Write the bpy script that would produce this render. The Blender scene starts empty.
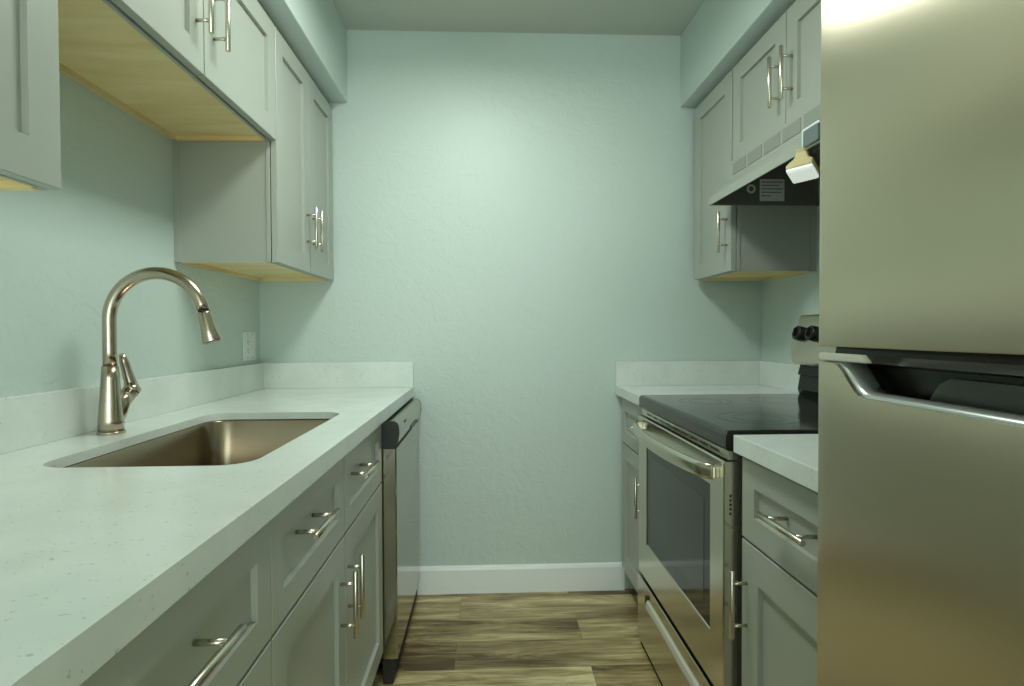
import bpy, bmesh, math, random
from mathutils import Vector, Matrix
random.seed(4)
scn = bpy.context.scene
COL = scn.collection
PI = math.pi

# ------------------------------------------------------------------ materials
def new_mat(name):
    m = bpy.data.materials.new(name); m.use_nodes = True
    nt = m.node_tree
    return m, nt, nt.nodes['Principled BSDF']

def N(nt, t, **kw):
    n = nt.nodes.new(t)
    for k, v in kw.items():
        setattr(n, k, v)
    return n

def plain(name, col, rough=.5, metal=0., spec=.5, coat=0., bump=None, emit=None, aniso=0.):
    m, nt, b = new_mat(name)
    b.inputs['Base Color'].default_value = (*col, 1)
    b.inputs['Roughness'].default_value = rough
    b.inputs['Metallic'].default_value = metal
    b.inputs['Specular IOR Level'].default_value = spec
    b.inputs['Coat Weight'].default_value = coat
    b.inputs['Anisotropic'].default_value = aniso
    if emit:
        b.inputs['Emission Color'].default_value = (*emit[0], 1)
        b.inputs['Emission Strength'].default_value = emit[1]
    # every surface gets a little procedural unevenness
    tc = N(nt, 'ShaderNodeTexCoord')
    nz = N(nt, 'ShaderNodeTexNoise')
    sc, st, det = bump or (120, .02, 3)
    nz.inputs['Scale'].default_value = sc; nz.inputs['Detail'].default_value = det
    bp = N(nt, 'ShaderNodeBump'); bp.inputs['Strength'].default_value = st
    bp.inputs['Distance'].default_value = .002
    nt.links.new(tc.outputs['Object'], nz.inputs['Vector'])
    nt.links.new(nz.outputs['Fac'], bp.inputs['Height'])
    nt.links.new(bp.outputs['Normal'], b.inputs['Normal'])
    return m

def wall_paint(name, col, strength=.48, rough=.42):
    """skip-trowel / orange-peel painted drywall"""
    m, nt, b = new_mat(name)
    b.inputs['Base Color'].default_value = (*col, 1)
    b.inputs['Roughness'].default_value = rough
    b.inputs['Specular IOR Level'].default_value = .45
    tc = N(nt, 'ShaderNodeTexCoord')
    a = N(nt, 'ShaderNodeTexNoise'); a.inputs['Scale'].default_value = 14; a.inputs['Detail'].default_value = 6
    a.inputs['Distortion'].default_value = 1.2
    r = N(nt, 'ShaderNodeValToRGB'); r.color_ramp.elements[0].position = .47; r.color_ramp.elements[1].position = .56
    c = N(nt, 'ShaderNodeTexNoise'); c.inputs['Scale'].default_value = 90; c.inputs['Detail'].default_value = 4
    mx = N(nt, 'ShaderNodeMath', operation='MULTIPLY_ADD'); mx.inputs[1].default_value = .5
    bp = N(nt, 'ShaderNodeBump'); bp.inputs['Strength'].default_value = strength; bp.inputs['Distance'].default_value = .0022
    L = nt.links.new
    L(tc.outputs['Object'], a.inputs['Vector']); L(tc.outputs['Object'], c.inputs['Vector'])
    L(a.outputs['Fac'], r.inputs['Fac']); L(r.outputs['Color'], mx.inputs[0]); L(c.outputs['Fac'], mx.inputs[2])
    L(mx.outputs[0], bp.inputs['Height']); L(bp.outputs['Normal'], b.inputs['Normal'])
    return m

def brushed(name, col, rough=.28, axis='Z', aniso=.0, streak=.05):
    """stainless steel: fine streaks running along `axis`"""
    m, nt, b = new_mat(name)
    b.inputs['Metallic'].default_value = 1
    b.inputs['Base Color'].default_value = (*col, 1)
    L = nt.links.new
    tc = N(nt, 'ShaderNodeTexCoord'); mp = N(nt, 'ShaderNodeMapping')
    s = {'X': (2, 400, 400), 'Y': (400, 2, 400), 'Z': (400, 400, 2)}[axis]
    mp.inputs['Scale'].default_value = s
    nz = N(nt, 'ShaderNodeTexNoise'); nz.inputs['Scale'].default_value = 1; nz.inputs['Detail'].default_value = 3
    mr = N(nt, 'ShaderNodeMapRange')
    mr.inputs['To Min'].default_value = rough - streak; mr.inputs['To Max'].default_value = rough + streak
    L(tc.outputs['Object'], mp.inputs['Vector']); L(mp.outputs['Vector'], nz.inputs['Vector'])
    L(nz.outputs['Fac'], mr.inputs['Value']); L(mr.outputs['Result'], b.inputs['Roughness'])
    bp = N(nt, 'ShaderNodeBump'); bp.inputs['Strength'].default_value = .03; bp.inputs['Distance'].default_value = .0005
    L(nz.outputs['Fac'], bp.inputs['Height']); L(bp.outputs['Normal'], b.inputs['Normal'])
    return m

def quartz(name):
    m, nt, b = new_mat(name); L = nt.links.new
    tc = N(nt, 'ShaderNodeTexCoord')
    v = N(nt, 'ShaderNodeTexNoise'); v.inputs['Scale'].default_value = 130; v.inputs['Detail'].default_value = 2
    r = N(nt, 'ShaderNodeValToRGB')
    r.color_ramp.elements[0].position = .27; r.color_ramp.elements[0].color = (.56, .58, .54, 1)
    r.color_ramp.elements[1].position = .34; r.color_ramp.elements[1].color = (.78, .82, .78, 1)
    v2 = N(nt, 'ShaderNodeTexNoise'); v2.inputs['Scale'].default_value = 9; v2.inputs['Detail'].default_value = 5
    r2 = N(nt, 'ShaderNodeValToRGB')
    r2.color_ramp.elements[0].position = .35; r2.color_ramp.elements[0].color = (.92, .93, .92, 1)
    r2.color_ramp.elements[1].position = .6; r2.color_ramp.elements[1].color = (1, 1, 1, 1)
    mx = N(nt, 'ShaderNodeMix', data_type='RGBA', blend_type='MULTIPLY'); mx.inputs[0].default_value = 1
    L(tc.outputs['Object'], v.inputs['Vector']); L(tc.outputs['Object'], v2.inputs['Vector'])
    L(v.outputs['Fac'], r.inputs['Fac']); L(v2.outputs['Fac'], r2.inputs['Fac'])
    L(r.outputs['Color'], mx.inputs[6]); L(r2.outputs['Color'], mx.inputs[7])
    L(mx.outputs[2], b.inputs['Base Color'])
    b.inputs['Roughness'].default_value = .16
    return m

def maple(name, ca, cb, axis=1):
    m, nt, b = new_mat(name); L = nt.links.new
    tc = N(nt, 'ShaderNodeTexCoord'); mp = N(nt, 'ShaderNodeMapping')
    mp.inputs['Scale'].default_value = (2.5, 12, 12) if axis == 0 else (12, 2.5, 12)
    nz = N(nt, 'ShaderNodeTexNoise'); nz.inputs['Scale'].default_value = 1; nz.inputs['Detail'].default_value = 6
    nz.inputs['Distortion'].default_value = .8
    r = N(nt, 'ShaderNodeValToRGB')
    r.color_ramp.elements[0].position = .36; r.color_ramp.elements[0].color = (*ca, 1)
    r.color_ramp.elements[1].position = .62; r.color_ramp.elements[1].color = (*cb, 1)
    L(tc.outputs['Object'], mp.inputs['Vector']); L(mp.outputs['Vector'], nz.inputs['Vector'])
    L(nz.outputs['Fac'], r.inputs['Fac']); L(r.outputs['Color'], b.inputs['Base Color'])
    b.inputs['Roughness'].default_value = .42
    return m

def plank_floor(name):
    m, nt, b = new_mat(name); L = nt.links.new
    tc = N(nt, 'ShaderNodeTexCoord'); mp = N(nt, 'ShaderNodeMapping')
    mp.inputs['Location'].default_value = (.24, -.80, 0)
    L(tc.outputs['Object'], mp.inputs['Vector'])
    br = N(nt, 'ShaderNodeTexBrick'); br.offset = .37; br.offset_frequency = 2
    br.inputs['Scale'].default_value = 1; br.inputs['Brick Width'].default_value = .74
    br.inputs['Row Height'].default_value = .175; br.inputs['Mortar Size'].default_value = .0007
    br.inputs['Mortar Smooth'].default_value = .3; br.inputs['Bias'].default_value = 0
    br.inputs['Color1'].default_value = (0, 0, 0, 1); br.inputs['Color2'].default_value = (1, 1, 1, 1)
    br.inputs['Mortar'].default_value = (.5, .5, .5, 1)
    L(mp.outputs['Vector'], br.inputs['Vector'])
    # grain: coordinates shifted per plank
    sep = N(nt, 'ShaderNodeSeparateColor'); L(br.outputs['Color'], sep.inputs['Color'])
    mul = N(nt, 'ShaderNodeMath', operation='MULTIPLY'); mul.inputs[1].default_value = 37.; L(sep.outputs[0], mul.inputs[0])
    cmb = N(nt, 'ShaderNodeCombineXYZ'); L(mul.outputs[0], cmb.inputs[0]); L(mul.outputs[0], cmb.inputs[2])
    add = N(nt, 'ShaderNodeVectorMath', operation='ADD'); L(tc.outputs['Object'], add.inputs[0]); L(cmb.outputs[0], add.inputs[1])
    def grain(scale, sx, sy, det, dist):
        q = N(nt, 'ShaderNodeMapping'); q.inputs['Scale'].default_value = (sx, sy, 1)
        L(add.outputs[0], q.inputs['Vector'])
        n = N(nt, 'ShaderNodeTexNoise'); n.inputs['Scale'].default_value = scale
        n.inputs['Detail'].default_value = det; n.inputs['Roughness'].default_value = .62; n.inputs['Distortion'].default_value = dist
        L(q.outputs['Vector'], n.inputs['Vector']); return n
    g1 = grain(1, 2.4, 15, 8, .9); g2 = grain(1, 7, 110, 5, .3)
    r1 = N(nt, 'ShaderNodeValToRGB'); e = r1.color_ramp.elements
    e[0].position = .33; e[0].color = (.10, .062, .024, 1)
    e[1].position = .72; e[1].color = (.82, .70, .40, 1)
    e2 = e.new(.46); e2.color = (.30, .21, .095, 1)
    e3 = e.new(.58); e3.color = (.50, .385, .185, 1)
    ma = N(nt, 'ShaderNodeMath', operation='MULTIPLY_ADD'); ma.inputs[1].default_value = .26
    L(sep.outputs[0], ma.inputs[0])
    sub = N(nt, 'ShaderNodeMath', operation='SUBTRACT'); sub.inputs[1].default_value = .11
    L(g1.outputs['Fac'], sub.inputs[0]); L(sub.outputs[0], ma.inputs[2])
    ad2 = N(nt, 'ShaderNodeMath', operation='MULTIPLY_ADD'); ad2.inputs[1].default_value = .34
    L(g2.outputs['Fac'], ad2.inputs[0]); sb2 = N(nt, 'ShaderNodeMath', operation='SUBTRACT'); sb2.inputs[1].default_value = .17
    L(ma.outputs[0], sb2.inputs[0]); L(sb2.outputs[0], ad2.inputs[2]); L(ad2.outputs[0], r1.inputs['Fac'])
    mx = N(nt, 'ShaderNodeMix', data_type='RGBA', blend_type='MULTIPLY')
    L(br.outputs['Fac'], mx.inputs[0]); L(r1.outputs['Color'], mx.inputs[6]); mx.inputs[7].default_value = (.35, .33, .3, 1)
    L(mx.outputs[2], b.inputs['Base Color'])
    b.inputs['Roughness'].default_value = .36
    bp = N(nt, 'ShaderNodeBump'); bp.inputs['Strength'].default_value = .12; bp.inputs['Distance'].default_value = .001
    L(g2.outputs['Fac'], bp.inputs['Height']); L(bp.outputs['Normal'], b.inputs['Normal'])
    return m

M = {}
M['wall'] = wall_paint('wall_paint', (.59, .675, .63))
M['soffit'] = wall_paint('soffit_paint', (.60, .68, .64), .2)
M['ceiling'] = wall_paint('ceiling_paint', (.55, .58, .52), .1, .6)
M['trim'] = plain('trim_paint', (.88, .92, .90), .3)
M['cab'] = plain('cabinet_paint', (.41, .43, .378), .32, bump=(300, .015, 2))
M['maple'] = maple('maple_underside', (.84, .62, .28), (.94, .78, .42), 0)
M['maple_rail'] = maple('maple_rail', (.66, .49, .23), (.80, .64, .34))
M['quartz'] = quartz('white_quartz')
M['floor'] = plank_floor('vinyl_planks')
M['steel'] = plain('stainless', (.62, .58, .49), .20, 1., bump=(40, .006, 2))
M['steel_v'] = brushed('stainless_fridge', (.72, .64, .49), .34, 'Y', streak=.01)
nt_ = M['steel_v'].node_tree; tg = N(nt_, 'ShaderNodeTangent', direction_type='RADIAL', axis='Z')
nt_.links.new(tg.outputs[0], nt_.nodes['Principled BSDF'].inputs['Tangent'])
nt_.nodes['Principled BSDF'].inputs['Anisotropic'].default_value = .75
M['steel_dw'] = plain('stainless_dishwasher', (.38, .365, .30), .14, 1., bump=(40, .004, 2))
M['steel_sink'] = plain('stainless_sink', (.36, .29, .205), .24, 1., bump=(60, .01, 2))
M['nickel'] = plain('brushed_nickel', (.66, .60, .51), .24, 1.)
M['faucet'] = plain('faucet_nickel', (.50, .43, .34), .22, 1.)
M['black'] = plain('black_plastic', (.012, .012, .011), .35)
M['dark'] = plain('dark_recess', (.02, .019, .017), .7)
M['glass'] = plain('black_glass', (.014, .014, .012), .06, spec=.45, bump=(3, .0, 1))
M['ovenglass'] = plain('oven_window_glass', (.035, .037, .031), .09, bump=(3, .0, 1))
M['cooktop'] = plain('cooktop_glass', (.022, .021, .018), .10, spec=.5, bump=(3, .0, 1))
M['ring'] = plain('burner_print', (.034, .034, .031), .12, bump=(3, .0, 1))
M['rangeside'] = plain('range_side', (.075, .075, .068), .35)
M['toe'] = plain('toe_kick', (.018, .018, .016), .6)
M['hood'] = plain('hood_paint', (.40, .42, .37), .32)
M['hoodin'] = plain('hood_inside', (.16, .155, .13), .45)
M['slot'] = plain('hood_slot', (.30, .31, .27), .5)
M['label'] = plain('label_paper', (.80, .82, .76), .5)
M['ink'] = plain('label_ink', (.16, .16, .15), .5)
M['plate'] = plain('outlet_plastic', (.80, .84, .80), .3)
M['lamphouse'] = plain('lamp_housing', (.68, .56, .30), .4)
M['lens'] = plain('lamp_lens', (.85, .88, .84), .3, bump=(260, .5, 0), emit=((.90, 1., .90), .5))
M['diffuser'] = plain('diffuser', (.9, .9, .88), .4, emit=((.92, 1., .90), 2.0))
M['greytab'] = plain('grey_plastic', (.16, .19, .20), .4)
M['fridgecase'] = plain('fridge_case', (.20, .20, .19), .4)
M['trimsilver'] = plain('silver_plastic', (.50, .52, .49), .26, .6)
M['darkgloss'] = plain('dark_gloss', (.014, .013, .011), .22, spec=.3)
M['cap'] = plain('hinge_cap_plastic', (.62, .61, .52), .35)

# ------------------------------------------------------------------ mesh building
class MB:
    def __init__(s): s.bm = bmesh.new()
    def box(s, x0, x1, y0, y1, z0, z1, bev=0.):
        bm = s.bm
        r = bmesh.ops.create_cube(bm, size=1)
        vs = r['verts']
        for v in vs:
            v.co = Vector((x0 + (v.co.x + .5) * (x1 - x0), y0 + (v.co.y + .5) * (y1 - y0), z0 + (v.co.z + .5) * (z1 - z0)))
        if bev:
            es = list({e for v in vs for e in v.link_edges})
            bmesh.ops.bevel(bm, geom=es, offset=bev, segments=2, affect='EDGES', profile=.6)
        return s
    def tube(s, pts, rad, seg=14, caps=True):
        """pts list of Vector, rad number or list"""
        bm = s.bm; pts = [Vector(p) for p in pts]
        if not isinstance(rad, (list, tuple)): rad = [rad] * len(pts)
        up = None; rings = []
        for i, p in enumerate(pts):
            t = (pts[min(i + 1, len(pts) - 1)] - pts[max(i - 1, 0)]).normalized()
            if up is None:
                up = t.orthogonal().normalized()
            up = (up - t * up.dot(t)).normalized()
            sd = t.cross(up)
            rings.append([bm.verts.new(p + (up * math.cos(a) + sd * math.sin(a)) * rad[i])
                          for a in [2 * PI * k / seg for k in range(seg)]])
        for a, b in zip(rings, rings[1:]):
            for k in range(seg):
                bm.faces.new((a[k], a[(k + 1) % seg], b[(k + 1) % seg], b[k])).smooth = True
        if caps:
            bm.faces.new(rings[0][::-1]); bm.faces.new(rings[-1])
        return s
    def loops(s, loops, cap0=True, cap1=True, smooth=False):
        bm = s.bm
        L = [[bm.verts.new(Vector(p)) for p in lp] for lp in loops]
        n = len(L[0])
        for a, b in zip(L, L[1:]):
            for k in range(n):
                f = bm.faces.new((a[k], a[(k + 1) % n], b[(k + 1) % n], b[k])); f.smooth = smooth
        if cap0: bm.faces.new(L[0][::-1])
        if cap1: bm.faces.new(L[-1])
        return s
    def prism(s, poly, axis, a0, a1):
        """poly: 2D points; axis 'y' -> (x,z), 'x' -> (y,z), 'z' -> (x,y)"""
        f = {'y': lambda p, t: (p[0], t, p[1]), 'x': lambda p, t: (t, p[0], p[1]), 'z': lambda p, t: (p[0], p[1], t)}[axis]
        return s.loops([[f(p, a0) for p in poly], [f(p, a1) for p in poly]])
    def build(s, name, mat, parent=None, bevel=0., label=None):
        bm = s.bm
        bmesh.ops.recalc_face_normals(bm, faces=bm.faces)
        off = Vector((0, 0, 0)); p = parent
        while p is not None:
            off += p.location; p = p.parent
        if parent is None:
            lo = Vector([min(v.co[i] for v in bm.verts) for i in range(3)])
            hi = Vector([max(v.co[i] for v in bm.verts) for i in range(3)])
            org = Vector(((lo.x + hi.x) / 2, (lo.y + hi.y) / 2, lo.z))
            off = org
        bmesh.ops.translate(bm, verts=bm.verts, vec=-off)
        me = bpy.data.meshes.new(name); bm.to_mesh(me); bm.free()
        o = bpy.data.objects.new(name, me); COL.objects.link(o)
        me.materials.append(mat)
        if parent is None: o.location = off
        else: o.parent = parent
        if bevel:
            md = o.modifiers.new('edge', 'BEVEL'); md.width = bevel; md.segments = 2; md.limit_method = 'ANGLE'
            md.angle_limit = math.radians(50)
        if label: o['label'] = label
        return o

def thing(name, loc, label, cat, group=None):
    o = bpy.data.objects.new(name, None); COL.objects.link(o)
    o.location = loc; o.empty_display_size = .05
    o['label'] = label; o['category'] = cat
    if group: o['group'] = group
    return o
def tag(o, label, cat, group=None):
    o['label'] = label; o['category'] = cat
    if group: o['group'] = group
    return o
def struct(o): o['kind'] = 'structure'; return o

# ------------------------------------------------------------------ dimensions (metres; camera at x=0 y=0)
D = 2.508; XL = -.9776; XR = 1.2213; CEIL = 2.44; Y0 = -2.8
SOF = 2.128; SXL = -.5966; SXR = .851
TOP = .906; UND = .866

# ------------------------------------------------------------------ the room
struct(MB().box(XL - .1, XR + .1, Y0, D + .1, -.1, 0).build('floor', M['floor'])); fl = bpy.data.objects['floor']
struct(MB().box(XL - .1, XR + .1, Y0, D + .1, CEIL, CEIL + .1).build('ceiling', M['ceiling']))
struct(MB().box(XL - .1, XL, Y0, D + .1, 0, CEIL).build('wall_left', M['wall']))
struct(MB().box(XR, XR + .1, Y0, D + .1, 0, CEIL).build('wall_right', M['wall']))
struct(MB().box(XL, XR, D, D + .1, 0, CEIL).build('wall_back', M['wall']))
struct(MB().box(XL, SXL, Y0, D, SOF, CEIL).build('wall_soffit_left', M['soffit'], bevel=.004))
struct(MB().box(SXR, XR, Y0, D, SOF, CEIL).build('wall_soffit_right', M['soffit'], bevel=.004))
bb = MB().prism([(D, 0), (D - .014, 0), (D - .014, .104), (D - .010, .116), (D - .003, .120), (D, .120)], 'x', -.34, .60)
struct(bb.build('baseboard_back', M['trim']))

# ------------------------------------------------------------------ cabinets
def shaker(side, xf, y0, y1, z0, z1, rail=.062, t=.019, dep=.010):
    """shaker panel whose front lies in the plane x = xf; side=-1 opens to +x (left run), +1 to -x"""
    s = 1 if side < 0 else -1
    prof = [(0, -t), (0, -.0012), (.0012, 0), (rail, 0), (rail + .0008, -dep)]
    lp = []
    for i, d in prof:
        x = xf + s * d
        lp.append([(x, y0 + i, z0 + i), (x, y1 - i, z0 + i), (x, y1 - i, z1 - i), (x, y0 + i, z1 - i)])
    return MB().loops(lp)

def bar_handle(side, xf, yc, zc, length=.155, vertical=False, out=.034):
    s = 1 if side < 0 else -1
    m = MB(); xb = xf + s * out; h = length / 2
    ax = Vector((0, 0, 1)) if vertical else Vector((0, 1, 0))
    c = Vector((xb, yc, zc))
    m.tube([c - ax * h, c - ax * (h - .001), c + ax * (h - .001), c + ax * h], [.0052, .006, .006, .0052], 16)
    for q in (-1, 1):
        a = c + ax * q * length * .31
        m.tube([Vector((xf - s * .009 if False else xf - s * .0, a.y, a.z)), a], .0042, 10)
    return m

def panel(side, root, kind, xf, y0, y1, z0, z1, hy=None, hz=None, vertical=False, rail=.062, label=None, stud_in=0., hl=.155):
    d = shaker(side, xf, y0, y1, z0, z1, rail).build(kind, M['cab'], root, label=label)
    if hy is not None:
        # the pull's studs start on whatever surface is behind them (rail or recessed panel)
        s = 1 if side < 0 else -1
        m = MB(); out = .034; xb = xf + s * out; h = hl / 2
        ax = Vector((0, 0, 1)) if vertical else Vector((0, 1, 0))
        c = Vector((xb, hy, hz))
        m.tube([c - ax * h, c - ax * (h - .001), c + ax * (h - .001), c + ax * h], [.0052, .006, .006, .0052], 16)
        for q in (-1, 1):
            a = c + ax * q * hl * .31
            m.tube([Vector((xf - s * stud_in, a.y, a.z)), a], .0042, 10)
        m.build('handle', M['nickel'], d)
    return d

G = .0026   # half of the gap between neighbouring fronts

# ---- left wall cabinets (fronts in x=-.66)
XU = -.66; BX = -.681
def wall_cab(name, side, y0, y1, z0, z1, label, xf, group='grey shaker cabinets on the walls', nearstrip=False):
    s = 1 if side < 0 else -1
    xw = XL if side < 0 else XR
    bx = xf - s * .021
    root = thing(name, (xw + s * .15, (y0 + y1) / 2, z0), label, 'cabinet', group)
    m = MB()
    a, b = sorted((xw, bx))
    g = .0008; y0 += g; y1 -= g
    m.box(a, b, y0, y0 + .016, z0, z1); m.box(a, b, y1 - .016, y1, z0, z1)
    m.box(a, b, y0 + .016, y1 - .016, z1 - .016, z1)
    # face frame strips
    f0, f1 = sorted((bx - s * .004, bx - s * .012))
    m.box(f0, f1, y0 + .016, y1 - .016, z0 + .0012, z0 + .03)
    if nearstrip:
        q0, q1 = sorted((bx, bx - s * .012)); m.box(q0, q1, y0 - .003, y0 + .01, z0, z1)
        q0, q1 = sorted((xw, xw + s * .020)); m.box(q0, q1, y0 - .003, y0 + .01, z0, z1)
    m.build('body', M['cab'], root, bevel=.0008)
    u = MB()
    c0, c1 = sorted((xw + s * .018, bx - s * .012))
    u.box(c0, c1, y0 + .0165, y1 - .0165, z0 + .011, z0 + .022)
    for q0, q1 in ((y0 + .001, y0 + .018), (y1 - .018, y1 - .001)): u.box(c0, c1, q0, q1, z0 - .0012, z0 - .0001)
    for q0, q1 in ((y0 + .0163, y0 + .018), (y1 - .018, y1 - .0163)): u.box(c0, c1, q0, q1, z0 - .0001, z0 + .011)
    u.build('underside', M['maple'], root, label='bare maple underside')
    r = MB(); c0, c1 = sorted((xw, xw + s * .018)); r.box(c0, c1, y0 + .0165, y1 - .0165, z0 - .0012, z0 + .08)
    r.build('hanging_rail', M['maple_rail'], root)
    return root

near_l = wall_cab('wall_cabinet', -1, .44, .9265, 1.366, SOF, 'grey wall cabinet at the left picture edge, nearest the camera on the sink side', XU)
panel(-1, near_l, 'door', XU, .45, .925, 1.367, 2.104)
over = wall_cab('wall_cabinet', -1, .9265, 1.843, 1.743, SOF, 'short grey two-door wall cabinet above the sink with bare maple underside', XU)
panel(-1, over, 'door', XU, .9265 + G, 1.386 - G, 1.747, 2.104, 1.349, 1.904, True)
panel(-1, over, 'door', XU, 1.386 + G, 1.843 - G, 1.747, 2.104, 1.433, 1.904, True)
far_l = wall_cab('wall_cabinet', -1, 1.843, 2.505, 1.366, SOF, 'tall grey two-door wall cabinet in the back left corner above the outlet', XU, nearstrip=True)
panel(-1, far_l, 'door', XU, 1.843 + G, 2.178 - G, 1.367, 2.104, 2.142, 1.527, True)
panel(-1, far_l, 'door', XU, 2.178 + G, 2.500, 1.367, 2.104, 2.214, 1.527, True)

# ---- right wall cabinets (fronts in x=.90)
XUR = .90
far_r = wall_cab('wall_cabinet', 1, 2.090, 2.480, 1.366, SOF, 'tall narrow single-door grey wall cabinet in the back right corner beside the range hood', XUR, nearstrip=True)
panel(1, far_r, 'door', XUR, 2.090 + G, 2.470, 1.367, 2.104, 2.125, 1.515, True)
hoodcab = wall_cab('wall_cabinet', 1, 1.318, 2.088, 1.757, SOF, 'short grey two-door wall cabinet directly above the range hood', XUR)
panel(1, hoodcab, 'door', XUR, 1.706 + G, 2.080, 1.752, 2.104, 1.738, 1.905, True)
panel(1, hoodcab, 'door', XUR, 1.330, 1.706 - G, 1.752, 2.104, 1.668, 1.905, True)

# ---- base cabinets
def base_cab(side, y0, y1, xf, label, name='base_cabinet'):
    s = 1 if side < 0 else -1
    xw = XL if side < 0 else XR
    bx = xf - s * .021
    root = thing(name, (xw + s * .3, (y0 + y1) / 2, 0), label, 'cabinet', 'grey shaker base cabinets under the worktops')
    g = .0008; y0 += g; y1 -= g
    m = MB(); a, b = sorted((xw + s * .002, bx - s * .03))
    m.box(a, b, y0, y0 + .016, .10, UND - .001); m.box(a, b, y1 - .016, y1, .10, UND - .001)
    m.box(a, b, y0 + .016, y1 - .016, .10, .116)
    # face frame: a front skin so nothing is seen through the gaps
    f0, f1 = sorted((bx - s * .03, bx - s * .04)); m.box(f0, f1, y0 + .016, y1 - .016, .116, UND - .001)
    b0, b1 = sorted((xw + s * .002, xw + s * .01)); m.box(b0, b1, y0 + .016, y1 - .016, .116, UND - .001)
    m.build('body', M['cab'], root)
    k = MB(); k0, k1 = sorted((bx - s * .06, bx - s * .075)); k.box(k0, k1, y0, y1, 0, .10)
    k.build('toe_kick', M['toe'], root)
    return root

XB = -.340
ZD0, ZD1, ZO0, ZO1 = .668, .855, .118, .662
c = base_cab(-1, .40, .9055, XB, 'grey base cabinet nearest the camera on the sink side, at the bottom left')
panel(-1, c, 'drawer', XB, .40 + G, .9055 - G, ZD0, ZD1, .635, .777, False, .050, hl=.17, stud_in=.009)
panel(-1, c, 'door', XB, .40 + G, .9055 - G, ZO0, ZO1)
c = base_cab(-1, .9055, 1.843, XB, 'wide grey base cabinet under the sink with two drawer fronts over two doors')
YM = 1.366
panel(-1, c, 'drawer', XB, .9055 + G, YM - G, ZD0, ZD1, 1.098, .782, False, .050, stud_in=.009)
panel(-1, c, 'drawer', XB, YM + G, 1.843 - G, ZD0, ZD1, 1.52, .784, False, .050, stud_in=.009)
panel(-1, c, 'door', XB, .9055 + G, YM - G, ZO0, ZO1, 1.322, .518, True)
panel(-1, c, 'door', XB, YM + G, 1.843 - G, ZO0, ZO1, 1.392, .530, True)

XRB = .582
c = base_cab(1, 2.080, 2.497, XRB, 'narrow grey base cabinet in the back right corner beyond the range')
panel(1, c, 'drawer', XRB, 2.083, 2.470, ZD0, ZD1, 2.165, .768, False, .050, stud_in=.009, hl=.15)
panel(1, c, 'door', XRB, 2.083, 2.470, ZO0, ZO1, 2.108, .522, True)
c = base_cab(1, .835, 1.290, XRB, 'grey base cabinet between the range and the refrigerator')
panel(1, c, 'drawer', XRB, .835 + G, 1.290 - G, ZD0 + .006, ZD1, 1.055, .772, False, .058, stud_in=.009, hl=.165)
panel(1, c, 'door', XRB, .835 + G, 1.290 - G, ZO0, ZO1 + .006, 1.262, .526, True, .078)

# ------------------------------------------------------------------ worktops
def rounded(x0, x1, y0, y1, r, n=10):
    pts = []
    for cx, cy, a0 in ((x1 - r, y0 + r, -PI / 2), (x1 - r, y1 - r, 0), (x0 + r, y1 - r, PI / 2), (x0 + r, y0 + r, PI)):
        for k in range(n + 1):
            a = a0 + PI / 2 * k / n
            pts.append((cx + r * math.cos(a), cy + r * math.sin(a)))
    return pts
SX0, SX1, SY0, SY1, SR = -.818, -.432, 1.046, 1.738, .062
XC = -.3228
def slab_with_hole(x0, x1, y0, y1, z0, z1, hole):
    m = MB(); bm = m.bm
    out = [(x0, y0), (x1, y0), (x1, y1), (x0, y1)]
    vo = [bm.verts.new((*p, z1)) for p in out]; vi = [bm.verts.new((*p, z1)) for p in hole]
    es = [bm.edges.new((l[i], l[(i + 1) % len(l)])) for l in (vo, vi) for i in range(len(l))]
    r = bmesh.ops.triangle_fill(bm, use_beauty=True, use_dissolve=False, edges=es)
    faces = [g for g in r['geom'] if isinstance(g, bmesh.types.BMFace)]
    ex = bmesh.ops.extrude_face_region(bm, geom=faces)
    vs = [g for g in ex['geom'] if isinstance(g, bmesh.types.BMVert)]
    bmesh.ops.translate(bm, verts=vs, vec=(0, 0, z0 - z1))
    return m
wt = thing('countertop', (-.65, 1.3, UND), 'long white speckled quartz countertop with the sink cut into it', 'countertop', 'white quartz countertops')
sm = slab_with_hole(XL + .001, XC, .20, D - .001, TOP - .020, TOP, rounded(SX0, SX1, SY0, SY1, SR))
sm.box(XC - .022, XC, .20, D - .001, UND, TOP - .020)   # mitred drop edge
sm.build('slab', M['quartz'], wt)
MB().box(XL + .001, XL + .020, .20, D - .001, TOP, 1.016, .0015).build('backsplash', M['quartz'], wt)
MB().box(XL + .020, XC, D - .020, D - .001, TOP, 1.016, .0015).build('backsplash', M['quartz'], wt)

wt = thing('countertop', (.9, 2.29, UND), 'small white quartz countertop in the back right corner beyond the range', 'countertop', 'white quartz countertops')
MB().box(.562, XR - .001, 2.079, D - .001, UND, TOP, .002).build('slab', M['quartz'], wt)
MB().box(XR - .020, XR - .001, 2.079, D - .001, TOP, 1.012, .0015).build('backsplash', M['quartz'], wt)
MB().box(.562, XR - .020, D - .020, D - .001, TOP, 1.012, .0015).build('backsplash', M['quartz'], wt)
wt = thing('countertop', (.9, 1.06, UND), 'short white quartz countertop between the range and the refrigerator', 'countertop', 'white quartz countertops')
MB().box(.562, XR - .001, .822, 1.290, UND, TOP, .002).build('slab', M['quartz'], wt)
MB().box(XR - .020, XR - .001, .822, 1.290, TOP, 1.012, .0015).build('backsplash', M['quartz'], wt)

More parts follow.
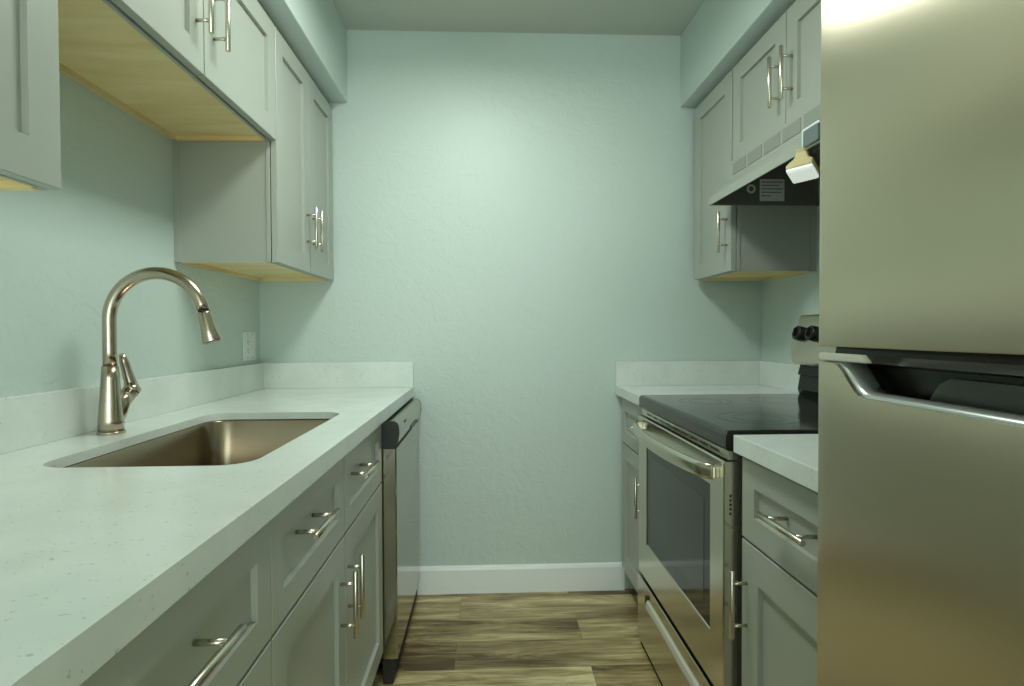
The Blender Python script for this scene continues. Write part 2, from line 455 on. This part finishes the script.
# ------------------------------------------------------------------ sink
sink = thing('kitchen_sink', ((SX0 + SX1) / 2, (SY0 + SY1) / 2, .66), 'undermount stainless steel sink bowl set in the left countertop', 'sink')
m = MB(); zt = TOP - .021
def rl(i, z, r): return [(x, y, z) for x, y in rounded(SX0 + i, SX1 - i, SY0 + i, SY1 - i, r)]
prof = [(-.022, zt - .002, SR + .02), (-.022, zt, SR + .02), (-.002, zt, SR), (0, zt - .004, SR), (.006, .72, SR - .004), (.012, .69, SR - .008), (.03, .676, SR - .02), (.05, .672, SR - .03)]
m.loops([rl(*p) for p in prof], cap0=False, cap1=True)
for f in m.bm.faces: f.smooth = True
b = m.build('bowl', M['steel_sink'], sink)
sd = b.modifiers.new('thick', 'SOLIDIFY'); sd.thickness = .0012; sd.offset = -1
cx, cy = (SX0 + SX1) / 2, (SY0 + SY1) / 2
m = MB(); m.tube([(cx, cy, .6725), (cx, cy, .6755)], [.045, .042], 28); m.tube([(cx, cy, .6756), (cx, cy, .682), (cx, cy, .686)], [.03, .028, .008], 24)
m.build('drain', M['nickel'], sink)

# ------------------------------------------------------------------ faucet
fx, fy = -.896, 1.400
TOP_ = TOP; TOP = TOP + .0006
fa = thing('faucet', (fx, fy, TOP), 'brushed nickel gooseneck pull-down faucet standing behind the sink', 'faucet')
MB().tube([(fx, fy, TOP), (fx, fy, TOP + .004), (fx, fy, TOP + .006)], [.0295, .0295, .0275], 28).build('base_ring', M['faucet'], fa)
MB().tube([(fx, fy, TOP + .005), (fx, fy, TOP + .03), (fx, fy, TOP + .08), (fx, fy, TOP + .13), (fx, fy, 1.066)],
          [.0270, .0260, .0225, .0190, .0172], 28).build('body', M['faucet'], fa)
pts = [Vector((fx, fy, z)) for z in (1.0665, 1.10, 1.14, 1.176)]
R = .1105; cxx = fx + R; cz = 1.176
dirx = Vector((1, .0, 0))
for k in range(1, 25):
    a = PI - k / 24 * (PI * .93)
    pts.append(Vector((cxx + R * math.cos(a), fy, cz + R * math.sin(a))))
MB().tube(pts, .0146, 20).build('spout', M['faucet'], fa)
e = pts[-1]; t = (pts[-1] - pts[-2]).normalized()
t = (t + Vector((-.02, 0, 0))).normalized()
MB().tube([e, e + t * .006], .0120, 18).build('joint_ring', M['black'], fa)
e2 = e + t * .006
MB().tube([e2, e2 + t * .004, e2 + t * .045, e2 + t * .072, e2 + t * .076], [.0140, .0152, .0182, .0220, .0205], 24).build('spray_head', M['faucet'], fa)
# side lever on the far side, tilted up
hb = Vector((fx + .004, fy + .006, .958)); hd = Vector((.10, .66, .55)).normalized()
m = MB()
m.tube([Vector((fx + .001, fy + .024, TOP + .005)), Vector((fx + .002, fy + .024, TOP + .03)), hb + Vector((.001, .016, -.010)), hb + hd * .030, hb + hd * .060], [.0125, .0130, .0165, .0185, .0180], 22)
m.build('valve_hub', M['faucet'], fa)
h2 = hb + hd * .062
MB().tube([h2, h2 + hd * .004, h2 + hd * .018, h2 + hd * .024], [.0165, .0190, .0185, .011], 22).build('hub_cap', M['faucet'], fa)
l0 = h2 + hd * .012
MB().tube([l0, l0 + Vector((-.003, -.004, .022)), l0 + Vector((-.006, -.010, .046)), l0 + Vector((-.008, -.016, .068)), l0 + Vector((-.009, -.024, .088))],
          [.0165, .0135, .0115, .0105, .0070], 16).build('lever', M['faucet'], fa)

TOP = TOP_
# ------------------------------------------------------------------ wall outlet
ol = thing('wall_outlet', (XL, 2.39, 1.033), 'white outlet plate on the left wall just above the backsplash near the corner', 'outlet')
MB().box(XL, XL + .006, 2.332, 2.448, 1.033, 1.148, .0025).build('cover_plate', M['plate'], ol)
for yy in (2.366, 2.414):
    s_ = MB().box(XL + .006, XL + .009, yy - .0165, yy + .0165, 1.057, 1.124, .001).build('socket' if yy < 2.39 else 'rocker_switch', M['plate'], ol)
    if yy < 2.39:
        m = MB()
        for zc in (1.074, 1.107):
            for dy in (-.006, .006): m.box(XL + .009, XL + .0094, yy + dy - .001, yy + dy + .001, zc - .004, zc + .005)
            m.tube([(XL + .009, yy, zc - .009), (XL + .0094, yy, zc - .009)], .0022, 10)
        m.build('slots', M['black'], s_)
for yy in (2.366, 2.414):
    for zz in (1.043, 1.138): MB().tube([(XL + .0055, yy, zz), (XL + .0072, yy, zz)], .003, 10).build('screw', M['nickel'], ol)

# ------------------------------------------------------------------ dishwasher
dy0, dy1, dx = 1.856, 2.462, -.296
dw = thing('dishwasher', (-.6, 2.16, 0), 'stainless dishwasher at the far end of the sink run beside the back wall', 'dishwasher')
MB().box(XL + .03, -.345, dy0 - .006, dy1 + .01, .10, .860).build('tub', M['dark'], dw)
m = MB()
m.prism([(dx - .047, dy0), (dx - .003, dy0), (dx, dy0 + .003), (dx, dy1 - .003), (dx - .003, dy1), (dx - .047, dy1)], 'z', .085, .768)
m.build('door_panel', M['steel_dw'], dw)
cp = []
for z, o in ((.770, -.012), (.776, -.002), (.790, .006), (.815, .010), (.840, .009), (.852, .004), (.858, -.006)):
    cp.append((dx + o, z))
prof = [(dx - .047, .770)] + cp + [(dx - .047, .858)]
m = MB().prism(prof, 'y', dy0 + .004, dy1 - .004)
for f in m.bm.faces: f.smooth = False
m.build('control_panel', M['steel_dw'], dw)
m = MB().prism([(x + .0006 * (1 if x > dx - .04 else 0), z) for x, z in prof], 'y', dy0 - .002, dy0 + .0038)
m.build('end_cap', M['black'], dw, label='black end cap of the control panel')
MB().prism([(x + .0006 * (1 if x > dx - .04 else 0), z) for x, z in prof], 'y', dy1 - .0038, dy1 + .002).build('end_cap', M['black'], dw)
m = MB().box(dx + .004, dx + .0095, 2.16, 2.30, .779, .797, .002)
m.build('latch_pocket', M['black'], dw)
MB().box(dx + .006, dx + .0105, 1.975, 2.02, .834, .842, .001).build('status_window', M['black'], dw)
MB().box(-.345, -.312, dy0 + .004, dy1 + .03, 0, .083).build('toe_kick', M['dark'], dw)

# ------------------------------------------------------------------ range
ry0, ry1, rx = 1.312, 2.072, .550
rg = thing('electric_range', (.88, (ry0 + ry1) / 2, 0), 'stainless smooth-top electric range with black glass oven window on the right', 'stove')
MB().box(.585, 1.195, ry0 + .003, ry1 - .003, .05, .862).build('body', M['rangeside'], rg)
MB().box(.556, 1.15, ry0 + .01, ry1 - .01, 0, .049).build('base', M['dark'], rg)
# cooktop: deep dark front edge with rounded nose
m = MB().prism([(.556, .866), (.552, .872), (.552, .900), (.556, .909), (.564, .912), (1.195, .912), (1.195, .863), (.56, .863)], 'y', ry0, ry1)
ct = m.build('cooktop', M['cooktop'], rg, bevel=.002)
for (bx_, by_, br_) in ((.72, 1.50, .105), (.72, 1.87, .085), (.98, 1.50, .080), (.98, 1.87, .105)):
    m = MB(); n = 48
    for r0 in (br_, br_ * .62):
        bm = m.bm; ra = [bm.verts.new((bx_ + r0 * math.cos(2 * PI * k / n), by_ + r0 * math.sin(2 * PI * k / n), .9124)) for k in range(n)]
        rb = [bm.verts.new((bx_ + (r0 - .003) * math.cos(2 * PI * k / n), by_ + (r0 - .003) * math.sin(2 * PI * k / n), .9124)) for k in range(n)]
        for k in range(n): bm.faces.new((ra[k], ra[(k + 1) % n], rb[(k + 1) % n], rb[k]))
    m.build('burner_ring', M['ring'], ct)
# vent strip
vs_ = MB().box(.562, .584, ry0 + .004, ry1 - .004, .842, .8625).build('vent_trim', M['steel'], rg)
m = MB()
for k in range(9):
    yy = 1.37 + k * .072
    m.box(.5612, .563, yy, yy + .056, .8495, .8555)
m.build('vent_slots', M['black'], vs_)
# oven door: frame with window
wy0, wy1, wz0, wz1 = 1.398, 1.966, .402, .762
def door_frame(x0, x1, y0, y1, z0, z1, a0, a1, b0, b1):
    m = MB()
    O = lambda x, i=0: [(x, y0 + i, z0 + i), (x, y1 - i, z0 + i), (x, y1 - i, z1 - i), (x, y0 + i, z1 - i)]
    I = lambda x, i=0: [(x, a0 + i, b0 + i), (x, a1 - i, b0 + i), (x, a1 - i, b1 - i), (x, a0 + i, b1 - i)]
    return m.loops([I(x1), O(x1), O(x0 + .003), O(x0, .003), I(x0, -.003), I(x0 + .003)], cap0=False, cap1=False)
dr = door_frame(rx, .584, ry0 + .002, ry1 - .002, .272, .838, wy0, wy1, wz0, wz1).build('oven_door', M['steel'], rg)
gl = MB().box(rx + .003, .582, wy0 - .004, wy1 + .004, wz0 - .004, wz1 + .004).build('window_glass', M['glass'], dr)
MB().box(rx + .0022, rx + .0035, wy0 + .045, wy1 - .045, wz0 + .05, wz1 - .045).build('inner_window', M['ovenglass'], dr)
# bowed flat handle
m = MB(); n = 24; lp = []
for k in range(n + 1):
    u = k / n; y = ry0 + .030 + u * (ry1 - ry0 - .06)
    bow = math.sin(PI * u) ** .55
    xo = .540 - .050 * bow; zc_ = .806
    hh = .0185 + .003 * bow; th = .009
    ring = []
    for q in range(12):
        a = 2 * PI * q / 12
        ring.append((xo + th * math.cos(a), y, zc_ + hh * math.sin(a)))
    lp.append(ring)
m.loops(lp, smooth=True)
m.box(.535, .552, ry0 + .026, ry0 + .050, .792, .820, .003); m.box(.535, .552, ry1 - .050, ry1 - .026, .792, .820, .003)
m.build('handle', M['steel'], dr)
# storage drawer with a raised grip strip
dd = MB().box(rx - .004, .584, ry0 + .002, ry1 - .002, .030, .262, .002).build('storage_drawer', M['steel'], rg)
MB().prism([(rx - .004, .222), (rx - .010, .216), (rx - .013, .200), (rx - .010, .188), (rx - .004, .184)], 'y', ry0 + .05, ry1 - .14).build('grip', M['cap'], dd)
MB().box(rx - .012, rx - .0035, ry1 - .139, ry1 - .125, .206, .232, .002).build('grip_end', M['black'], dd)
# side vents on the near side of the door
m = MB()
for k in range(5): m.box(.5640, .5685, ry0 + .0008, ry0 + .0022, .713 + k * .0105, .7185 + k * .0105)
m.build('side_vents', M['black'], dr)
# backguard
bgp = [(1.195, .912), (1.150, .912), (1.140, .925), (1.150, 1.012), (1.150, 1.022)]
MB().prism([(1.196, .9125), (1.146, .9125), (1.140, .93), (1.148, .98), (1.140, .985), (1.150, 1.022), (1.196, 1.022)], 'y', ry0 + .008, ry1 - .008).build('backguard_base', M['darkgloss'], rg)
bg = MB().prism([(1.200, 1.0225), (1.132, 1.0225), (1.121, 1.032), (1.117, 1.085), (1.150, 1.196), (1.158, 1.202), (1.200, 1.202)], 'y', ry0, ry1).build('backguard', M['steel'], rg, bevel=.003)
sl = Vector((1.150 - 1.117, 0, 1.196 - 1.085)).normalized(); nrm = Vector((-sl.z, 0, sl.x))
def onslope(d, y): return Vector((1.117, y, 1.085)) + sl * d
for yy in (2.026, 1.940, 1.45, 1.36):
    p = onslope(.050, yy)
    k_ = MB().tube([p, p + nrm * .004, p + nrm * .020, p + nrm * .022], [.0275, .0270, .0255, .0220], 20)
    # finger bar
    kb = k_.build('knob', M['black'], bg)
    m = MB(); q = p + nrm * .0215
    m.loops([[q + sl * .017 + Vector((0, -.004, 0)), q + sl * .017 + Vector((0, .004, 0)), q - sl * .017 + Vector((0, .004, 0)), q - sl * .017 + Vector((0, -.004, 0))],
             [q + nrm * .010 + sl * .014 + Vector((0, -.003, 0)), q + nrm * .010 + sl * .014 + Vector((0, .003, 0)), q + nrm * .010 - sl * .014 + Vector((0, .003, 0)), q + nrm * .010 - sl * .014 + Vector((0, -.003, 0))]])
    m.build('finger_bar', M['black'], kb)
p0, p1 = onslope(.030, 0), onslope(.085, 0)
MB().loops([[(p0.x - .001, 1.60, p0.z), (p0.x - .001, 1.80, p0.z), (p1.x - .001, 1.80, p1.z), (p1.x - .001, 1.60, p1.z)],
            [(p0.x + .004, 1.60, p0.z), (p0.x + .004, 1.80, p0.z), (p1.x + .004, 1.80, p1.z), (p1.x + .004, 1.60, p1.z)]]).build('display', M['glass'], bg)

# ------------------------------------------------------------------ range hood
hy0, hy1 = 1.320, 2.078
hd_ = thing('range_hood', (1.02, 1.7, 1.600), 'pale grey under-cabinet range hood with dark inside above the range', 'range hood')
lipx, zb, zl, zt_ = .811, 1.604, 1.630, 1.756
m = MB()
# sloping front sheet, lip, top sheet, back sheet and two end sheets (open underneath)
m.prism([(lipx, zb), (lipx, zl), (.880, 1.690), (.880, zt_), (.884, zt_), (.884, 1.688), (lipx + .004, 1.627), (lipx + .004, zb)], 'y', hy0, hy1)
m.box(.884, 1.2205, hy0, hy1, zt_ - .004, zt_)
m.box(1.2165, 1.2205, hy0, hy1, zb, zt_ - .004)
for yy in (hy0, hy1 - .003):
    m.prism([(lipx + .004, zb), (lipx + .004, 1.627), (.884, 1.688), (.884, zt_ - .004), (1.2165, zt_ - .004), (1.2165, zb)], 'y', yy, yy + .003)
m.build('shell', M['hood'], hd_)
m = MB()
for k in range(6):
    a = hy1 - .05 - k * .115
    m.box(.8784, .8800, a - .10, a, 1.702, 1.742)
m.build('vent_slots', M['slot'], hd_)
li = MB()   # dark inner lining
li.prism([(lipx + .0045, zb + .001), (lipx + .0045, 1.6255), (.885, 1.6865), (.885, 1.7505), (1.2155, 1.7505), (1.2155, zb + .001)], 'y', hy1 - .006, hy1 - .0035)
li.prism([(lipx + .0045, zb + .001), (lipx + .0045, 1.6255), (.885, 1.6865), (.885, 1.7505), (1.2155, 1.7505), (1.2155, zb + .001)], 'y', hy0 + .0035, hy0 + .006)
li.box(.885, 1.2155, hy0 + .006, hy1 - .006, 1.7485, 1.7515)
li.prism([(lipx + .0045, zb + .004), (lipx + .0045, 1.6255), (.885, 1.6865), (.887, 1.684), (lipx + .0075, 1.624), (lipx + .0075, zb + .004)], 'y', hy0 + .006, hy1 - .006)
li.build('lining', M['hoodin'], hd_, label='dark inside of the hood')
MB().box(.93, 1.19, 1.50, 1.90, 1.738, 1.748, .002).build('grease_filter', M['hoodin'], hd_)
MB().box(.812, 1.2155, hy1 - .012, hy1 - .0065, zb - .0, zb + .010).build('edge_flange', M['hoodin'], hd_)
yl = hy1 - .0066
lb = MB().box(.998, 1.090, yl - .0006, yl, 1.620, 1.700).build('rating_label', M['label'], hd_, label='white rating label')
m = MB()
for i, (a, b_) in enumerate(((1.004, 1.084), (1.004, 1.070), (1.004, 1.084), (1.004, 1.078), (1.004, 1.040))):
    z = 1.690 - i * .0125
    m.box(a, b_, yl - .0012, yl - .0006, z - .0022, z + .0010)
m.build('print', M['ink'], lb)
lb2 = MB().tube([(.966, yl, 1.664), (.966, yl - .0006, 1.664)], .0165, 24).build('certification_label', M['label'], hd_)
m = MB(); m.tube([(.966, yl - .0006, 1.664), (.966, yl - .0012, 1.664)], .009, 16); m.build('print', M['ink'], lb2)

# hood lamp with square lens clipped at the front lip
lm = thing('hood_lamp', (.835, 1.40, 1.53), 'tan clip-on lamp with square white lens hanging at the front edge of the range hood', 'lamp')
LC = Vector((.791, 1.415, 1.537)); LR = Matrix.Rotation(math.radians(-16), 3, 'X') @ Matrix.Rotation(math.radians(8), 3, 'Y') @ Matrix.Rotation(math.radians(47), 3, 'Z')
def sq(h, z, off=(0, 0, 0), tilt=1.):
    Rm = LR if tilt else Matrix.Rotation(math.radians(38), 3, 'Z')
    return [LC + Vector(off) + Rm @ Vector((a * h, b_ * h, z)) for a, b_ in ((-1, -1), (1, -1), (1, 1), (-1, 1))]
MB().loops([sq(.0310, .004), sq(.0310, .014), sq(.0280, .024, (.003, 0, 0)), sq(.0180, .038, (.003, .004, .0)), sq(.0130, .058, (.003, .004, 0)), sq(.0125, .066, (.001, .002, .002))]).build('housing', M['lamphouse'], lm, bevel=.003, label='tan plastic housing')
MB().loops([sq(.0265, -.006), sq(.0305, -.001), sq(.0305, .0045)]).build('lens', M['lens'], lm, bevel=.002, label='white ribbed square lens')
MB().box(.790, .8092, 1.345, 1.424, 1.600, 1.650, .009).build('clip_rim', M['plate'], lm, label='pale rim of the clip')
MB().box(.7885, .8000, 1.345, 1.412, 1.600, 1.642, .004).build('clip', M['greytab'], lm, label='grey clip')
MB().tube([LC + Vector((.020, -.022, .050)), LC + Vector((.018, -.030, .050))], .006, 14).build('switch_button', M['black'], lm)

# ------------------------------------------------------------------ refrigerator
fy0, fy1, fxx = .112, .806, .470
fr = thing('refrigerator', (.85, (fy0 + fy1) / 2, 0), 'stainless top-freezer refrigerator with pocket handle filling the right edge', 'refrigerator')
MB().box(.545, 1.19, fy0 + .004, fy1 - .004, .03, 1.665, .004).build('cabinet', M['fridgecase'], fr)
MB().box(.56, 1.15, fy0 + .03, fy1 - .03, 0, .03).build('base_grille', M['dark'], fr)
def bowed(y):   # slightly crowned door front
    u = (y - (fy0 + fy1) / 2) / ((fy1 - fy0) / 2)
    return fxx - .012 * (1 - u * u)
def front_outline(n=18, r=.014):
    pts = []
    for k in range(6):
        a = PI / 2 * k / 5
        pts.append((fxx + r - r * math.sin(a), fy1 - r + r * math.cos(a)))
    for k in range(1, n):
        y = fy1 - r - (fy1 - fy0 - 2 * r) * k / n
        pts.append((bowed(y), y))
    for k in range(6):
        a = PI / 2 * k / 5
        pts.append((fxx + r - r * math.cos(a), fy0 + r - r * math.sin(a)))
    return [(.540, fy1)] + pts + [(.540, fy0)]
ol_ = front_outline()
def door_solid(z0, z1, name, mat, top=None, bot=None):
    """door extruded in z; top(y) may lower the upper edge (the hand scoop)"""
    m = MB()
    f = top or (lambda y: z1)
    m.loops([[(x, y, z0) for x, y in ol_], [(x, y, f(y)) for x, y in ol_]])
    for fc in m.bm.faces:
        if abs(fc.normal.z) < .5 and len(fc.verts) == 4: fc.smooth = True
    return m
m = door_solid(1.122, 1.66, 'f', None)
fd = m.build('freezer_door', M['steel_v'], fr)
md = fd.modifiers.new('edge', 'BEVEL'); md.width = .002; md.segments = 2; md.limit_method = 'ANGLE'; md.angle_limit = math.radians(60)
# lower door: outline in (y,z) with a scooped top edge, front skin follows the crown
N2 = 64
ys = [fy1 - .014 - (fy1 - fy0 - .028) * k / N2 for k in range(N2 + 1)]
def scoop(y):
    a, b_ = .757, .692
    yy = y if y > (fy0 + fy1) / 2 else fy0 + fy1 - y
    if yy >= a: return 1.100
    if yy <= b_: return 1.060
    u = (a - yy) / (a - b_); u = u * u * (3 - 2 * u)
    return 1.100 - .040 * u
bm = bmesh.new()
def vv(x, y, z): return bm.verts.new((x, y, z))
r = .014
cols = []
for k in range(5):
    a = PI / 2 * k / 5
    cols.append((fxx + r - r * math.sin(a), fy1 - r + r * math.cos(a)))
for y in ys: cols.append((bowed(y) if fy0 + r < y < fy1 - r else fxx, y))
for k in range(1, 6):
    a = PI / 2 * k / 5
    cols.append((fxx + r - r * math.cos(a), fy0 + r - r * math.sin(a)))
cols = [(.545, fy1)] + cols + [(.545, fy0)]
bot = [vv(x, y, .09) for x, y in cols]; topv = [vv(x, y, scoop(y)) for x, y in cols]
top2 = [vv(x, y, scoop(y)) for x, y in cols]
inn = [vv(min(x + .003, .546), y, scoop(y)) for x, y in cols]
for k in range(len(cols) - 1):
    f = bm.faces.new((bot[k], bot[k + 1], topv[k + 1], topv[k])); f.smooth = True
    bm.faces.new((top2[k], top2[k + 1], inn[k + 1], inn[k]))
m = MB(); m.bm = bm
bm.faces.new(bot[::-1])
bk = [bot[0], topv[0]]
m_ = m.build('fridge_door', M['steel_v'], fr)
# silver scoop lining along the top edge of the lower door
bm = bmesh.new(); rows = []
for x, y in cols:
    if y > fy1 - .014 or y < fy0 + .014: continue
    z = scoop(y)
    rows.append([bm.verts.new((x + .0055, y, z - .004)), bm.verts.new((x + .0060, y, z + .0020)), bm.verts.new((x + .014, y, z + .0065)), bm.verts.new((x + .036, y, z + .0050)), bm.verts.new((x + .042, y, z - .008)), bm.verts.new((x + .008, y, z - .012))])
for a, b_ in zip(rows, rows[1:]):
    for k in range(6):
        f = bm.faces.new((a[k], a[(k + 1) % 6], b_[(k + 1) % 6], b_[k])); f.smooth = True
bm.faces.new(rows[0]); bm.faces.new(rows[-1][::-1])
m = MB(); m.bm = bm; m.build('scoop_trim', M['trimsilver'], m_, label='silver edge of the hand scoop')
# dark pocket behind the scoop
MB().box(.515, .545, fy0 + .02, fy1 - .03, 1.02, 1.098).build('pocket', M['darkgloss'], m_)
m = MB().prism([(.20, 1.050), (.655, 1.050), (.640, 1.062), (.625, 1.082), (.610, 1.090), (.20, 1.090)], 'x', .508, .5148)
m.build('grip_plate', M['rangeside'], m_)
# dark strip under the freezer door
m = MB().prism([(.474, 1.1215), (.472, 1.112), (.480, 1.102), (.50, 1.098), (.545, 1.098), (.545, 1.1215)], 'y', fy0 + .02, fy1 - .045)
m.build('grip_strip', M['darkgloss'], fd)
MB().box(.4685, .540, fy1 - .110, fy1 - .012, 1.1025, 1.1130, .002).build('hinge_cover', M['cap'], fr)

# ------------------------------------------------------------------ ceiling light
lx, ly = -.06, 1.50
cl = thing('ceiling_light', (lx, ly, 2.30), 'white boxed ceiling light in the middle of the galley, above the picture', 'light')
MB().box(lx - .16, lx + .16, ly - .34, ly + .34, 2.345, CEIL - .0005, .004).build('housing', M['trim'], cl)
MB().box(lx - .15, lx + .15, ly - .33, ly + .33, 2.325, 2.345, .008).build('diffuser', M['diffuser'], cl)
def area(name, loc, rot, sx, sy, power, col):
    l = bpy.data.lights.new(name, 'AREA'); l.shape = 'RECTANGLE'; l.size = sx; l.size_y = sy; l.energy = power; l.color = col
    o = bpy.data.objects.new(name, l); COL.objects.link(o); o.location = loc; o.rotation_euler = rot
    return o
area('ceiling_lamp', (lx, ly, 2.322), (0, 0, 0), .28, .62, 14, (.89, 1, .92))

# the open room behind the camera: daylight
w = bpy.data.worlds.new('world'); scn.world = w; w.use_nodes = True
nt = w.node_tree; bg_ = nt.nodes['Background']
bg_.inputs['Color'].default_value = (.84, 1, .93, 1); bg_.inputs['Strength'].default_value = 3.9

# ------------------------------------------------------------------ camera (solved from the photograph's lines)
f_, yaw, pitch, roll, zc = 573.8, .0423, .0189, -.0038, 1.1432
cam = bpy.data.cameras.new('camera'); co = bpy.data.objects.new('camera', cam); COL.objects.link(co)
cam.sensor_width = 36; cam.lens = f_ / 1024 * 36; cam.clip_start = .01
fwd = Vector((math.sin(yaw) * math.cos(pitch), math.cos(yaw) * math.cos(pitch), -math.sin(pitch)))
right = Vector((math.cos(yaw), -math.sin(yaw), 0)); up = right.cross(fwd)
# roll: image axes (u right, v down) turned by `roll`
r2 = right * math.cos(roll) + up * math.sin(roll)
u2 = up * math.cos(roll) - right * math.sin(roll)
R3 = Matrix((r2, u2, -fwd)).transposed()
co.matrix_world = Matrix.Translation((0, 0, zc)) @ R3.to_4x4()
scn.camera = co

vs = scn.view_settings
vs.view_transform = 'Standard'; vs.look = 'None'; vs.gamma = 1; vs.use_curve_mapping = False; vs.exposure = 0
